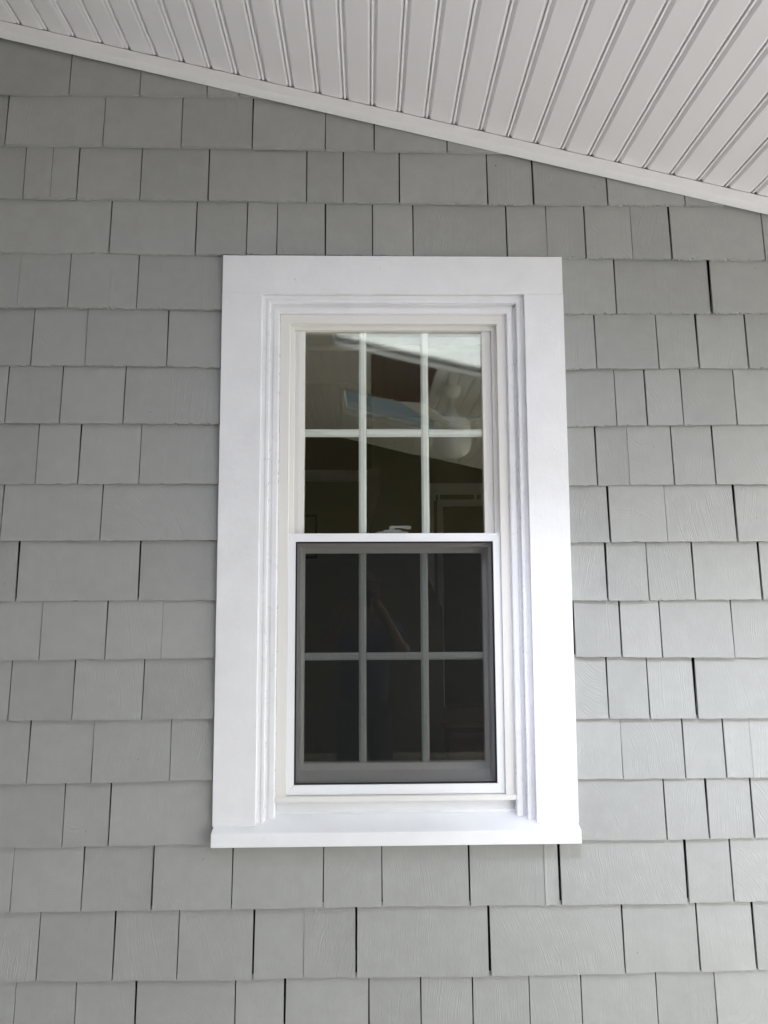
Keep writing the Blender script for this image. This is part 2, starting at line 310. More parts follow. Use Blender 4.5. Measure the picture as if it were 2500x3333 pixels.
# ------------------------------------------------------------------ ground, lawn and trees behind the viewer
g = MB(); g.add([(-150, -150, -.25), (150, -150, -.25), (150, 150, -.25), (-150, 150, -.25)], [(0, 1, 2, 3)])
tag(g.build('ground', M_LAWN), kind='structure')
p_ = MB().box(2.22, 9, -9, 3, -.26, -.12); tag(p_.build('bounce_slab', plain('pale_bounce_slab', (.60, .585, .56), .85, bump=.3, bscale=30, var=.1)), kind='structure')  # unseen pale slab added to bounce light up under the porch
deck = bpy.data.objects.new('deck_floor', None); col.objects.link(deck); deck['kind'] = 'structure'
DB = MB().box(-4.2, 2.20, 0, .138, -.03, 0).build('deck_board', M_DECK, deck, loc=(0, -.14, 0))
for i in range(1, 34):
    c = DB.copy(); col.objects.link(c); c.parent = deck; c.location = (0, -.14-.1425*i, 0)
MB().box(-4.2, 2.18, -4.9, 0, -.24, -.04).build('joist_frame', M_DARKW, deck)

rnd = random.Random(11)
def make_tree(x, y, h, w, label):
    t = thing('tree', label, 'tree', (x, y, -.25), group='trees beyond the porch')
    tr = MB().tube((0, 0, 0), (0, 0, h*.55), .16, 10, .09)
    for k in range(5):
        a = k*1.26+rnd.random(); tr.tube((0, 0, h*(.3+.05*k)), (math.cos(a)*w*.3, math.sin(a)*w*.3, h*(.55+.06*k)), .05, 6, .02)
    tr.build('trunk', M_BARK, t)
    cr_ = MB()
    cl = [(Vector((rnd.gauss(0, w*.26), rnd.gauss(0, w*.22), h*(.25+.7*rnd.random()))), w*(.10+.10*rnd.random())) for _ in range(26)]
    for k in range(4200):
        c, r = cl[rnd.randrange(len(cl))]
        p = c + Vector((rnd.gauss(0, 1), rnd.gauss(0, 1), rnd.gauss(0, .8)))*r*.8
        a, b_ = rnd.random()*6.28, rnd.random()*3.0; s = .07+.06*rnd.random()
        d = Vector((math.cos(a)*math.cos(b_), math.sin(a)*math.cos(b_), math.sin(b_)))*s; e = d.orthogonal().normalized()*s*.5
        cr_.add([p-d, p+e, p+d, p-e], [(0, 1, 2, 3)])
    cr_.build('crown', M_LEAF, t, fix=False)
for i, (x, y, h, w) in enumerate([(15, -9, 5.5, 5), (17, 1, 6.0, 5.5), (16, 8, 5.0, 5)]):
    make_tree(x, y, h, w, ('leafy green tree beyond the open right side of the porch, nearest the tan house', 'tallest leafy green tree beyond the open right side of the porch', 'small leafy green tree beyond the porch on the side of the shingled wall')[i])

# ------------------------------------------------------------------ shingled wall
wallo = thing('shingled_wall', 'house wall clad in grey painted wood shingles around the white window', 'wall')
HX0, HX1, HZ0, HZ1 = -.400, .538, .940, 2.500        # rough hole behind the casing
def rake(x): return 2.9462 - .2348*x                  # ceiling height along the wall
for a, b, c, d in ((-4.2, HX0, -.2, 3.6), (HX1, 4.6, -.2, 3.6), (HX0, HX1, -.2, HZ0), (HX0, HX1, HZ1, 3.6)):
    MB().box(a, b, .042, .13, c, d).build('wall_sheathing', M_FELT, wallo)

rnd = random.Random(3)
RAGGED = {0: .5, 1: .3, 2: 1.2, 3: 1.5, 4: 1.5, 5: 1.3, 6: 1.2, 7: .8}
def shingle_geo(mb, x0, x1, z0, z1, rag, ox, oz, top=.176):
    """tapered shingle: thick butt below, thin under the course above; rough sawn lower edge"""
    w = x1-x0; n = max(6, int(w/.0065)) if rag >= 1 else max(5, int(w/.010))
    yb = .0095 + rnd.uniform(-.0016, .0014); tw = rnd.uniform(-.0016, .0016); th = .0102+rnd.uniform(-.001, .001)
    lean = rnd.uniform(-.0006, .0006); cup = rnd.uniform(-.0010, .0014)
    fv, bv, uv, mv = [], [], [], []
    for i in range(n+1):
        t = i/n; x = x0+w*t - ox; z = z0+(z1-z0)*t
        j = rnd.gauss(0, .00035+.00045*rag)
        if rnd.random() < .13: j += rnd.uniform(.001, .0026)*(.5+.5*rag)
        if i in (0, n): j = abs(j)*.5
        y = yb + tw*(t-.5) + cup*(1-(2*t-1)**2)
        fv.append((x, y, z+j+.0004-oz)); bv.append((x, y+th, z+rnd.gauss(0, .0003+.0004*rag)-oz))
    zt = min(z0+top, 9)
    for i in range(n+1):
        t = i/n; x = x0+w*t - ox; z = z0+(z1-z0)*t + top
        z = max(min(z, rake(x+ox)-.015), z0+.002)
        y = yb + tw*.4*(t-.5) + .0715*(z-z0)
        uv.append((x+lean*2, y, z-oz))
    b = n+1
    fs = [(i, i+1, 2*b+i+1, 2*b+i) for i in range(n)] + [(i, b+i, b+i+1, i+1) for i in range(n)]
    vs = fv+bv+uv
    # side faces down to the thin top
    vs += [(uv[0][0], uv[0][1]+.002, uv[0][2]), (uv[n][0], uv[n][1]+.002, uv[n][2])]
    fs += [(0, 2*b, 3*b, b), (n, b+n, 3*b+1, 2*b+n), ]
    mb.add(vs, fs)
def add_shingle(x0, x1, z0, z1, rag, top):
    mb = MB(); ox, oz = (x0+x1)/2, z0
    shingle_geo(mb, x0, x1, z0, z1, rag, ox, oz, top)
    mb.build('shingle', M_SH, wallo, loc=(ox, 0, oz), fix=False)
ends = []; CO_X = (-.41, .55)
for ri, row in enumerate(ROWS):
    for (x0, x1, z0, z1) in row:
        rag = RAGGED.get(ri, .45)*rnd.uniform(.6, 1.2)
        if ri == 2 and x0 < .55 and x1 < -.5 and x0 < -.97: rag = .2
        if ri:
            up_ = min(ROWS[ri-1], key=lambda q: abs((q[0]+q[1])/2-(x0+x1)/2)); top = (up_[2]+up_[3])/2-(z0+z1)/2+.0075
        else: top = .176
        if ri == 14 and CO_X[0] < x1 and x0 < CO_X[1]: top = .178
        add_shingle(x0, x1, z0, z1, rag, top)
    ends.append((row[0][0], row[0][2], row[-1][1], row[-1][3]))
# the same courses running on beyond the picture, joined (nothing of them shows in the photograph)
fld = MB()
for ri, (xl, zl, xr, zr) in enumerate(ends):
    x = xl-.004
    while x > -3.9:
        w = rnd.uniform(.09, .22); shingle_geo(fld, x-w, x, zl, zl, .4, 0, 0); x -= w+.004
    x = xr+.004
    if ri in (0, 1, 2): continue
    while x < 4.3 and zr < rake(x)-.02:
        w = rnd.uniform(.09, .22); shingle_geo(fld, x, x+w, zr, zr, .4, 0, 0); x += w+.004
for z in (.262, .1, -.06):
    x = -3.9
    while x < 4.3:
        w = rnd.uniform(.09, .22); shingle_geo(fld, x, x+w, z, z, .4, 0, 0); x += w+.004
tag(fld.build('shingle_field', M_SH, wallo, fix=False), kind='stuff')

# ------------------------------------------------------------------ window
win = thing('sash_window', 'white double hung window with grid bars and an insect screen over its lower half', 'window', (0, 0, 0))
def rail_piece(side, rect, prof, zbot=None):
    """one mitred length of a moulding; prof = closed list of (inset, y)"""
    x0, x1, z0, z1 = rect; mb = MB(); n = len(prof); A = []; B = []
    for ins, y in prof:
        if side == 'L':
            A.append((x0+ins, y, (z0+ins) if zbot is None else zbot)); B.append((x0+ins, y, z1-ins))
        elif side == 'R':
            A.append((x1-ins, y, (z0+ins) if zbot is None else zbot)); B.append((x1-ins, y, z1-ins))
        elif side == 'T':
            A.append((x0+ins, y, z1-ins)); B.append((x1-ins, y, z1-ins))
        else:
            A.append((x0+ins, y, z0+ins)); B.append((x1-ins, y, z0+ins))
    mb.add(A+B, [(i, (i+1) % n, n+(i+1) % n, n+i) for i in range(n)]+[tuple(range(n))[::-1], tuple(range(n, 2*n))])
    return mb
CO = (-.2950, .4335, .976, 2.3965)     # casing opening
# casings, head over sides, hairline joints
def casing(x0, x1, z0, z1, m, joint=False):
    return MB().box(x0, x1, 0, .04, z0, z1).build('casing', m, win, bevel=.0009)
casing(-.4045, .5423, 2.3972, 2.5050, M_HEAD)
casing(-.4050, CO[0], .9762, 2.3970, M_SIDE)
casing(CO[1], .5432, .9762, 2.3970, M_SIDE)
MB().add([(-.4040, -.001, 2.5052), (.5420, -.001, 2.5052), (.5420, .0105, 2.5095), (-.4040, .0105, 2.5095),
          (-.4040, .03, 2.5052), (.5420, .03, 2.5052), (.5420, .03, 2.5095), (-.4040, .03, 2.5095)],
         [(0, 1, 2, 3), (4, 7, 6, 5), (0, 4, 5, 1), (3, 2, 6, 7), (0, 3, 7, 4), (1, 5, 6, 2)]).build('drip_cap', M_HEAD, win)
# blobs and drips of dried paint on the casing
rnd = random.Random(21)
def blob(x, z, r, y=0.0, sx=1, sz=1, depth=.25):
    mb = MB(); seg = 10; vs = [(0, -r*depth, 0)]; fs = []
    for j, (rr, dd) in enumerate(((.45, .8), (.8, .4), (1, -.15))):
        for k in range(seg):
            a = 6.2832*k/seg; vs.append((r*rr*math.cos(a)*sx, -r*depth*dd, r*rr*math.sin(a)*sz))
    for k in range(seg): fs.append((0, 1+k, 1+(k+1) % seg))
    for j in range(2):
        for k in range(seg): fs.append((1+j*seg+k, 1+(j+1)*seg+k, 1+(j+1)*seg+(k+1) % seg, 1+j*seg+(k+1) % seg))
    mb.add(vs, fs); return mb.build('paint_blob', M_CAULK, win, loc=(x, y, z), smooth=True)
for x, z, r, sx, sz in ((.034, 2.472, .0055, 1, 1), (-.203, 2.438, .005, 1, .8), (-.222, 2.441, .0035, 1.6, .7), (.528, 1.135, .0045, 1, 1),
                        (.5300, 1.118, .0022, .6, 5), (.488, 1.232, .0035, 1.7, .7), (.4545, 1.190, .0018, 1, 1), (.4555, 1.143, .0018, 1, 1.2),
                        (-.315, 1.213, .0018, 1, 1), (-.316, 1.168, .0018, 1.3, 1), (.509, 1.96, .004, .7, 1.3), (.505, 2.30, .003, 1.6, .8),
                        (.524, 1.31, .0025, .8, 1.4), (.45, 1.62, .002, 1, 1.6), (-.39, 2.37, .004, .6, 1.6), (.505, 1.105, .0016, 1, 1)):
    blob(x, z, r, 0, sx, sz)
for x, z in ((.366, 2.787), (.648, 2.723), (-.715, 2.905), (-.118, 2.815), (1.098, 2.575), (.52, .914), (.17, .917), (-.19, .914), (.30, .910), (.60, 2.742), (1.01, 1.352), (-.62, 1.262)):
    seg = 9; nb = MB(); r = .0032
    nb.add([(0, -.0012, 0)]+[(r*math.cos(6.2832*k/seg), .001, r*math.sin(6.2832*k/seg)) for k in range(seg)], [(0, 1+k, 1+(k+1) % seg) for k in range(seg)])
    yy = .0095+.0715*min((z-rz) for rz in [q[0][2] for q in ROWS] if z > rz)
    nb.build('nail_head', M_SH, wallo, loc=(x, yy-.0003, z), smooth=True)
# stops: two beaded steps on three sides
P1 = [(0, .04), (0, .0135), (.0105, .0140), (.0114, .0128), (.0128, .0118), (.0190, .0118), (.0203, .0126), (.0207, .0145), (.0208, .04)]
P2 = [(.0208, .042), (.0208, .0290), (.0270, .0290), (.0282, .0270), (.0300, .0256), (.0330, .0252), (.0430, .0252), (.0452, .0262), (.0464, .0290), (.0468, .042)]
for s, mm in (('L', M_STOP), ('R', M_STOP), ('T', M_STOPH)):
    o = rail_piece(s, CO, P1, .972).build('stop_moulding', mm, win)
    o = rail_piece(s, CO, P2, .985).build('inner_stop', mm, win)
# vinyl frame
FR = (-.2475, .3868, 1.0250, 2.3495)
PF = [(0, .10), (0, .036), (.0252, .036), (.0256, .0364), (.0256, .10)]
PL = [(.0256, .10), (.0256, .0540), (.0375, .0540), (.0381, .0546), (.0381, .10)]
fm = MB(); fl_ = MB()
for s in 'LRT':
    r_ = rail_piece(s, FR, PF, 1.034); fm.add(r_.v, r_.f)
    r_ = rail_piece(s, FR, PL, 1.034); fl_.add(r_.v, r_.f)
wf = fm.build('window_frame', M_VINYL, win)
fl_.build('frame_lip', M_VINYL, wf)
MB().prism([(.10, 1.0345), (.0270, 1.0345), (.0255, 1.0355), (.0255, 1.0385), (.10, 1.0400), (.11, 1.03), (.0555, 1.0255), (.0265, 1.0255), (.0262, 1.0345)][:1] +
           [(.0262, 1.0385), (.0262, 1.0262), (.0500, 1.0262), (.10, 1.0262)], -.2475, .3868).build('frame_ledge', M_VINYL, wf)
MB().box(-.2770, -.2478, .0285, .05, 1.0235, 1.0372).build('ledge_end', M_SILL, wf)
MB().box(.3872, .4150, .0285, .05, 1.0235, 1.0372).build('ledge_end', M_SILL, wf)
# sill: sloping top, square nose, board under the frame
sx0, sx1 = -.4015, .5405
MB().prism([(-.030, .9340), (-.030, .9655), (-.0288, .9672), (.000, .9758), (.0505, .9905), (.0505, .9335), (-.028, .9325)], sx0, sx1).build('sill', M_SILL, win, bevel=.0009)
MB().box(-.2760, .4140, .0500, .075, .985, 1.0258).build('sub_sill', M_SILL, win)
cb = MB()
for a, b in ((-.276, .414),):
    xs_ = [a+(b-a)*i/60 for i in range(61)]
    vs = []; fs = []
    for i, x in enumerate(xs_):
        r = .0022+.0012*rnd.random(); vs += [(x, .0495-r, .9905), (x, .0485-.2*r, .9905+r), (x, .0505, .9915+r), (x, .0505, .9885)]
    for i in range(60):
        for k in range(4): fs.append((4*i+k, 4*i+(k+1) % 4, 4*i+4+(k+1) % 4, 4*i+4+k))
    cb.add(vs, fs)
cb.build('caulk_bead', M_CAULK, win, smooth=True)
for a, b in ((-.4040, CO[0]), (CO[1], .5425)):
    cb = MB(); vs = []; fs = []
    for i in range(25):
        x = a+(b-a)*i/24; r = .0018+.0014*rnd.random(); vs += [(x, -.0005-r, .9750-.0003), (x, -.0005, .9765+r), (x, .003, .9762+r), (x, .003, .974)]
    for i in range(24):
        for k in range(4): fs.append((4*i+k, 4*i+(k+1) % 4, 4*i+4+(k+1) % 4, 4*i+4+k))
    cb.add(vs, fs).build('caulk_bead', M_CAULK, win, smooth=True)

def grid_bar(mb, x0, x1, z0, z1, y, vert):
    """raised grid bar with chamfered edges, y = front"""
    if vert:
        c = .0045; prof = [(x0, y+.0045), (x0+c, y+.0012), (x0+c+.001, y), (x1-c-.001, y), (x1-c, y+.0012), (x1, y+.0045), (x1, y+.008), (x0, y+.008)]
        mb.prism(prof, z0, z1, 'z')
    else:
        c = .0045; prof = [(y+.0045, z0), (y+.0012, z0+c), (y, z0+c+.001), (y, z1-c-.001), (y+.0012, z1-c), (y+.0045, z1), (y+.008, z1), (y+.008, z0)]
        mb.prism(prof, x0, x1, 'x')
    return mb
def sash(name, x0, x1, z0, z1, y, vx, hz, rails, label):
    # rails = widths left, right, bottom, top ; x0.. are glass limits
    l, r, b, t = rails
    s = MB().box(x0-l, x0, y, y+.024, z0-b, z1+t).box(x1, x1+r, y, y+.024, z0-b, z1+t) \
        .box(x0+.0002, x1-.0002, y+.0003, y+.024, z0-b, z0).box(x0+.0002, x1-.0002, y+.0003, y+.024, z1, z1+t).build(name, M_SASH, win, bevel=.0006)
    s['label'] = label
    g1, g2 = y+.0045, y+.0180
    MB().box(x0-.002, x1+.002, g1, g1+.003, z0-.002, z1+.002).build('pane', M_GLASS, s)
    MB().box(x0-.002, x1+.002, g2, g2+.003, z0-.002, z1+.002).build('pane', M_GLASS, s)
    for c, w in vx:
        grid_bar(MB(), c-w/2, c+w/2, z0, z1, y+.0085, True).build('grid_bar', M_MUNT, s)
    cuts = [x0] + [q for c, w in vx for q in (c-w/2-.0004, c+w/2+.0004)] + [x1]
    for i in range(0, len(cuts), 2):
        grid_bar(MB(), cuts[i], cuts[i+1], hz[0]-hz[1]/2, hz[0]+hz[1]/2, y+.0088, False).build('grid_bar', M_MUNT, s)
    return s
us = sash('upper_sash', -.1812, .3225, 1.7335, 2.3106, .0625, [(-.0180, .0213), (.1585, .0214)], (2.0190, .0216), (.0282, .0258, .036, .012), 'upper sash of six panes mirroring the porch ceiling')
for x in (-.2030, -.1975): MB().box(x, x+.0012, .0612, .0628, 1.7335, 2.322).build('stile_groove', M_VINYL, us)
for x in (.3335, .3400): MB().box(x, x+.0012, .0612, .0628, 1.7335, 2.322).build('stile_groove', M_VINYL, us)
ls = sash('lower_sash', -.1812, .3188, 1.1058, 1.6800, .1000, [(-.0190, .0212), (.1553, .0214)], (1.3925, .0206), (.0300, .0300, .0300, .0550), 'lower sash behind the insect screen')
MB().box(-.2100, .3490, .0875, .1000, 1.6965, 1.7340).build('meeting_rail', M_SASH, ls)
# side tracks and sloped inner ledge behind the screen
for a, b in ((-.2094, -.1895), (.3300, .3486)):
    MB().box(a, b, .0600, .0995, 1.0400, 1.7330).build('jamb_track', M_SASH, wf, bevel=.0006)
MB().prism([(.0600, 1.0400), (.0600, 1.0700), (.0640, 1.0705), (.0660, 1.0660), (.0980, 1.0880), (.1000, 1.0975), (.1100, 1.0975), (.1100, 1.0400)], -.1893, .3298).build('inner_ledge', M_SASH, wf)
MB().box(-.1893, .3298, .0600, .0640, 1.6955, 1.7065).build('track_head', M_SASH, wf)
# sash lock
lk = MB().prism([(.020, 1.7362), (.0225, 1.7405), (.0400, 1.7412), (.0425, 1.7460), (.0890, 1.7466), (.0925, 1.7415), (.1085, 1.7408), (.1115, 1.7362)], .098, .118, 'y').build('sash_lock', M_LOCK, win, bevel=.0008)
MB().prism([(.0572, 1.7468), (.0572, 1.7560), (.0590, 1.7574), (.1150, 1.7572), (.1192, 1.7552), (.1196, 1.7520), (.1170, 1.7480), (.1130, 1.7468), (.1050, 1.7486), (.0900, 1.7510), (.0730, 1.7512), (.0722, 1.7468)], .100, .112, 'y').build('lock_lever', M_LOCK, lk, bevel=.0008)
# insect screen
scr_m = MB(); scr_label = 'white framed insect screen of charcoal mesh over the lower sash'
SR = (-.2213, .3608, 1.0390, 1.7322)
for s, (w, extra) in {'L': (.0200, 0), 'R': (.0200, 0), 'T': (.0225, 0), 'B': (.0250, 0)}.items():
    x0, x1, z0, z1 = SR; i = .0200; it, ib = .0225, .0250; yf, yb_ = .0430, .0535; h = .0003
    inn = {'L': [(x0, z0+h), (x0, z1-h), (x0+i, z1-it-h), (x0+i, z0+ib+h)], 'R': [(x1, z0+h), (x1-i, z0+ib+h), (x1-i, z1-it-h), (x1, z1-h)],
           'T': [(x0+h, z1), (x1-h, z1), (x1-i-h, z1-it), (x0+i+h, z1-it)], 'B': [(x0+h, z0), (x0+i+h, z0+ib), (x1-i-h, z0+ib), (x1-h, z0)]}[s]
    scr_m.prism(inn, yf, yb_, 'y')
scr = scr_m.build('insect_screen', M_SCRF, win, bevel=.0004); scr['label'] = scr_label
ix0, ix1, iz0, iz1 = SR[0]+.0200, SR[1]-.0200, SR[2]+.0250, SR[3]-.0225
sw = .0042
for a, b, c, d in ((ix0, ix0+sw, iz0, iz1), (ix1-sw, ix1, iz0, iz1), (ix0+sw, ix1-sw, iz0, iz0+sw*.8), (ix0+sw, ix1-sw, iz1-sw, iz1)):
    MB().box(a+.0001, b-.0001, .0475, .0530, c+.0001, d-.0001).build('screen_spline', M_SPL, scr)
wm = MB(); hw = .000175; p = .00150
x = ix0+sw*.9
while x < ix1-sw*.9: wm.box(x-hw, x+hw, .0501, .0504, iz0+sw*.7, iz1-sw*.9); x += p
z = iz0+sw*.7
while z < iz1-sw*.9: wm.box(ix0+sw*.9, ix1-sw*.9, .0505, .0508, z-hw, z+hw); z += p
tag(wm.build('screen_mesh', M_MESH, scr, fix=False), kind='stuff')

# ------------------------------------------------------------------ porch ceiling
ceilo = thing('porch_ceiling', 'white beaded soffit ceiling sloping down to the right above the shingles', 'ceiling')
TH = math.atan(.2348); CT = math.cos(TH); X0c, DX = .0123, .0771; DU = DX/CT
PR = [(.0019, .0078), (.0030, .0074), (.0092, .0012), (.0108, .0001), (DU-.0140, 0), (DU-.0124, .0004), (DU-.0092, .0026), (DU-.0078, .0042), (DU-.0072, .0085),
      (DU-.0058, .0085), (DU-.0054, .0022), (DU-.0042, .0002), (DU-.0026, .0002), (DU-.0004, .0018), (DU+.0006, .0034), (DU+.0010, .0080), (DU+.0018, .0080)]
pcache = {}
def panel(k, ya, yb, m, name='soffit_panel'):
    key = (round(yb-ya, 4), m.name)
    xk = X0c+DX*k; loc = (xk, ya, rake(xk))
    if key not in pcache:
        Lg = yb-ya; prof = [(u, w) for u, w in PR]
        o = MB(); n = len(prof)
        vs = [(u, 0, w) for u, w in prof]+[(u, Lg, w) for u, w in prof]+[(prof[0][0], 0, .0115), (prof[-1][0], 0, .0115), (prof[0][0], Lg, .0115), (prof[-1][0], Lg, .0115)]
        fs = [(i, i+1, n+i+1, n+i) for i in range(n-1)]+[(2*n, 2*n+2, 2*n+3, 2*n+1)]
        o.add(vs, fs); ob = o.build(name, m, ceilo, fix=False); pcache[key] = ob.data
    else:
        ob = bpy.data.objects.new(name, pcache[key]); col.objects.link(ob); ob.parent = ceilo
    ob.location = loc; ob.rotation_euler = (0, TH, 0)
    return ob
YF = -4.75
S1 = (-3, 16, -2.02, -1.12); S2 = (-3, 9, -3.76, -2.98)        # skylight openings: first panel, last panel, y range
for k in range(-21, 26):
    cuts = []
    if S1[0] <= k < S1[1]: cuts.append((S1[2], S1[3]))
    if S2[0] <= k < S2[1]: cuts.append((S2[2], S2[3]))
    y = -.0125
    for (ca, cb_) in sorted(cuts, key=lambda c: -c[1]):
        br = (ca == S2[2] and 0 <= k <= 4)  # a few panels between the skylights get a darker brown colour
        panel(k, cb_, y, M_BROWN if br else M_SOFFIT)['label'] = 'brown soffit panel between the two skylights' if br else 'white beaded soffit panel'
        y = ca
    panel(k, YF, y, M_SOFFIT)
for o in ceilo.children:
    if o.get('label') == 'white beaded soffit panel': del o['label']
# trim channel along the wall (face, then returned lower edge)
def zc(x): return rake(x)
tm = MB(); a, b = -1.60, 2.0
prof = [(-.0120, -.0012), (-.0120, -.0290), (-.0108, -.0305), (.0075, -.0395), (.0085, -.0395), (.0085, -.0012)]
vs = [(x, y, zc(x)+w) for x in (a, b) for y, w in prof]; n = len(prof)
tm.add(vs, [(i, (i+1) % n, n+(i+1) % n, n+i) for i in range(n)]+[tuple(range(n)), tuple(range(n, 2*n))[::-1]])
tm.build('trim_channel', M_TRIM, ceilo)
# far slope beyond the ridge, and the roof deck that keeps the sky out
XR = X0c-DX*21; ZR = rake(XR)
MB().add([(XR, YF, ZR), (XR, -.005, ZR), (-4.4, -.005, ZR-.2348*(4.4+XR)), (-4.4, YF, ZR-.2348*(4.4+XR))], [(0, 1, 2, 3)]).build('far_slope', M_SOFFIT, ceilo)
roof = thing('roof', 'dark shingled porch roof above the white soffit, opened by skylights', 'roof')
def slab(mb, xa, xb, ya, yb, h0=.0125, h1=.040):
    vs = [(x, y, rake(x)+h) for x in (xa, xb) for y in (ya, yb) for h in (h0, h1)]
    mb.add(vs, [(0, 1, 3, 2), (4, 6, 7, 5), (0, 4, 5, 1), (2, 3, 7, 6), (0, 2, 6, 4), (1, 5, 7, 3)])
def kx(k): return X0c+DX*k
XE = kx(26)+.12
for args in ((XR, XE, S1[3], .15), (XR, kx(S1[0]), S1[2], S1[3]), (kx(S1[1]), XE, S1[2], S1[3]), (XR, XE, S2[3], S1[2]),
             (XR, kx(S2[0]), S2[2], S2[3]), (kx(S2[1]), XE, S2[2], S2[3]), (XR, XE, YF-.3, S2[2])):
    mb = MB(); slab(mb, *args); mb.build('roof_deck', M_SCRF, roof)
mb = MB()
zl = ZR-.2348*(4.6+XR)
mb.add([(XR, YF-.3, ZR+.012), (XR, .15, ZR+.012), (-4.6, .15, zl+.012), (-4.6, YF-.3, zl+.012), (XR, YF-.3, ZR+.2), (XR, .15, ZR+.2), (-4.6, .15, zl+.2), (-4.6, YF-.3, zl+.2)],
       [(0, 1, 2, 3), (4, 7, 6, 5), (0, 4, 5, 1), (1, 5, 6, 2), (2, 6, 7, 3), (3, 7, 4, 0)]).build('roof_deck', M_SCRF, roof)
# skylights: white lined shaft, frame and pane
for i, S in enumerate((S1, S2)):
    t = thing('skylight', ('long skylight over the viewer, reflected as bright sky in the top right pane', 'smaller skylight farther back, reflected as a bluish band above the fan')[i], 'skylight', (kx(S[0]), S[2], rake(kx(S[0]))), group='skylights in the porch ceiling')
    ox, oy, oz = t.location
    xa, xb = kx(S[0]), kx(S[1]); ya, yb = S[2], S[3]; e = .004
    def q(x0, x1, y0, y1, h0, h1, nm, m):
        vs = [(x-ox, y-oy, rake(x)+h-oz) for x in (x0, x1) for y in (y0, y1) for h in (h0, h1)]
        MB().add(vs, [(0, 1, 3, 2), (4, 6, 7, 5), (0, 4, 5, 1), (2, 3, 7, 6), (0, 2, 6, 4), (1, 5, 7, 3)]).build(nm, m, t)
    q(xa+e, xb-e, ya+e, ya+.02, -.004, .020, 'shaft_side', M_TRIM); q(xa+e, xb-e, yb-.02, yb-e, -.004, .020, 'shaft_side', M_TRIM)
    q(xa+e, xa+.02, ya+.0205, yb-.0205, -.004, .020, 'shaft_side', M_TRIM); q(xb-.02, xb-e, ya+.0205, yb-.0205, -.004, .020, 'shaft_side', M_TRIM)
    q(xa-.02, xb+.02, ya-.03, ya+.035, .0425, .056, 'skylight_frame', M_SCRF); q(xa-.02, xb+.02, yb-.035, yb+.03, .0425, .056, 'skylight_frame', M_SCRF)
    q(xa-.02, xa+.035, ya+.036, yb-.036, .0425, .056, 'skylight_frame', M_SCRF); q(xb-.035, xb+.02, ya+.036, yb-.036, .0425, .056, 'skylight_frame', M_SCRF)
    q(xa+.036, xb-.036, ya+.037, yb-.037, .050, .053, 'pane', (M_SKY1, M_SKY2)[i])

# ------------------------------------------------------------------ porch frame: beam, posts, added left wall
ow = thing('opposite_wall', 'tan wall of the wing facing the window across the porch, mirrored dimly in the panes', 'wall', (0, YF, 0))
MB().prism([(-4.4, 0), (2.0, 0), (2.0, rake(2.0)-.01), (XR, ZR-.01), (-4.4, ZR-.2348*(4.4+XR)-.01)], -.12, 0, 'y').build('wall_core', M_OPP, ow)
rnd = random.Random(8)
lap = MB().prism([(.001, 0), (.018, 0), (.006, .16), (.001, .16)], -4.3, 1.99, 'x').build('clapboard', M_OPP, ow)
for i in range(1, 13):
    c = lap.copy(); col.objects.link(c); c.parent = ow; c.location = (0, 0, .16*i)
eb = thing('eave_beam', 'white eave beam at the low right side of the porch', 'beam', (2.02, YF, 2.1))
MB().box(0, .12, .005, 4.70, .24, .355).build('beam_board', M_TRIM, eb)
for i, (px_, py_) in enumerate(((2.02, -4.60), (2.02, -3.2))):
    t = thing('porch_post', ('white square post at the front right corner of the porch', 'white square post midway along the right side of the porch')[i], 'post', (px_, py_, 0), group='porch posts')
    MB().box(0, .13, 0, .13, 0, 2.335).build('post_shaft', M_TRIM, t, bevel=.004)
    MB().box(-.02, .15, -.02, .15, 0.001, .12).build('post_base', M_TRIM, t)
lw = thing('added_side_wall', 'unseen white clapboard wall added to close off light on the left of the porch', 'wall', (-2.0, -5, 0))  # unseen wall added to darken the left side, white to bounce some light
sb = MB().box(0, .02, 0, 4.99, 0, .118).build('clapboard', M_TRIM, lw)
sb.rotation_euler = (0, math.radians(5), 0)
for i in range(1, 23):
    c = sb.copy(); col.objects.link(c); c.parent = lw; c.location = (0, 0, .118*i)
MB().box(-.12, -.005, 0, 4.99, 0, 2.95).build('wall_core', M_FELT, lw)

# ------------------------------------------------------------------ ceiling fan (seen mirrored in the upper sash)
fan = thing('ceiling_fan', 'white ceiling fan with an opal light bowl, mirrored in the right upper panes', 'ceiling fan', (.521, -2.32, rake(.521)))
MB().lathe([(.0, .02), (.062, .02), (.062, -.03), (.045, -.065), (.016, -.075), (.0, -.075)], (0, 0, 0)).build('canopy', M_FAN, fan, smooth=True)
MB().tube((0, 0, -.07), (0, 0, -.16), .013, 12).build('down_rod', M_FAN, fan, smooth=True)
MB().lathe([(.0, -.13), (.024, -.13), (.032, -.165), (.06, -.20), (.100, -.215), (.118, -.235), (.118, -.275), (.105, -.30), (.07, -.315), (0, -.315)], (0, 0, 0), 40).build('motor_housing', M_FAN, fan, smooth=True)
MB().lathe([(.105, -.318), (.118, -.335), (.122, -.37), (.110, -.415), (.07, -.450), (.0, -.462)], (0, 0, 0), 40).build('light_bowl', M_BULB, fan, smooth=True)
MB().lathe([(.119, -.33), (.1235, -.335), (.119, -.342)], (0, 0, 0), 40).build('bowl_ring', M_LOCK, fan, smooth=True)
bl = MB().prism([(.17, -.055), (.63, -.068), (.66, -.04), (.665, .03), (.64, .062), (.17, .05)], -.004, .004, 'z')
b0 = bl.build('fan_blade', M_FAN, fan, loc=(0, 0, -.262), bevel=.002)
br_ = MB().box(.10, .20, -.02, .02, -.003, .003); k0 = br_.build('blade_arm', M_FAN, fan, loc=(0, 0, -.268))
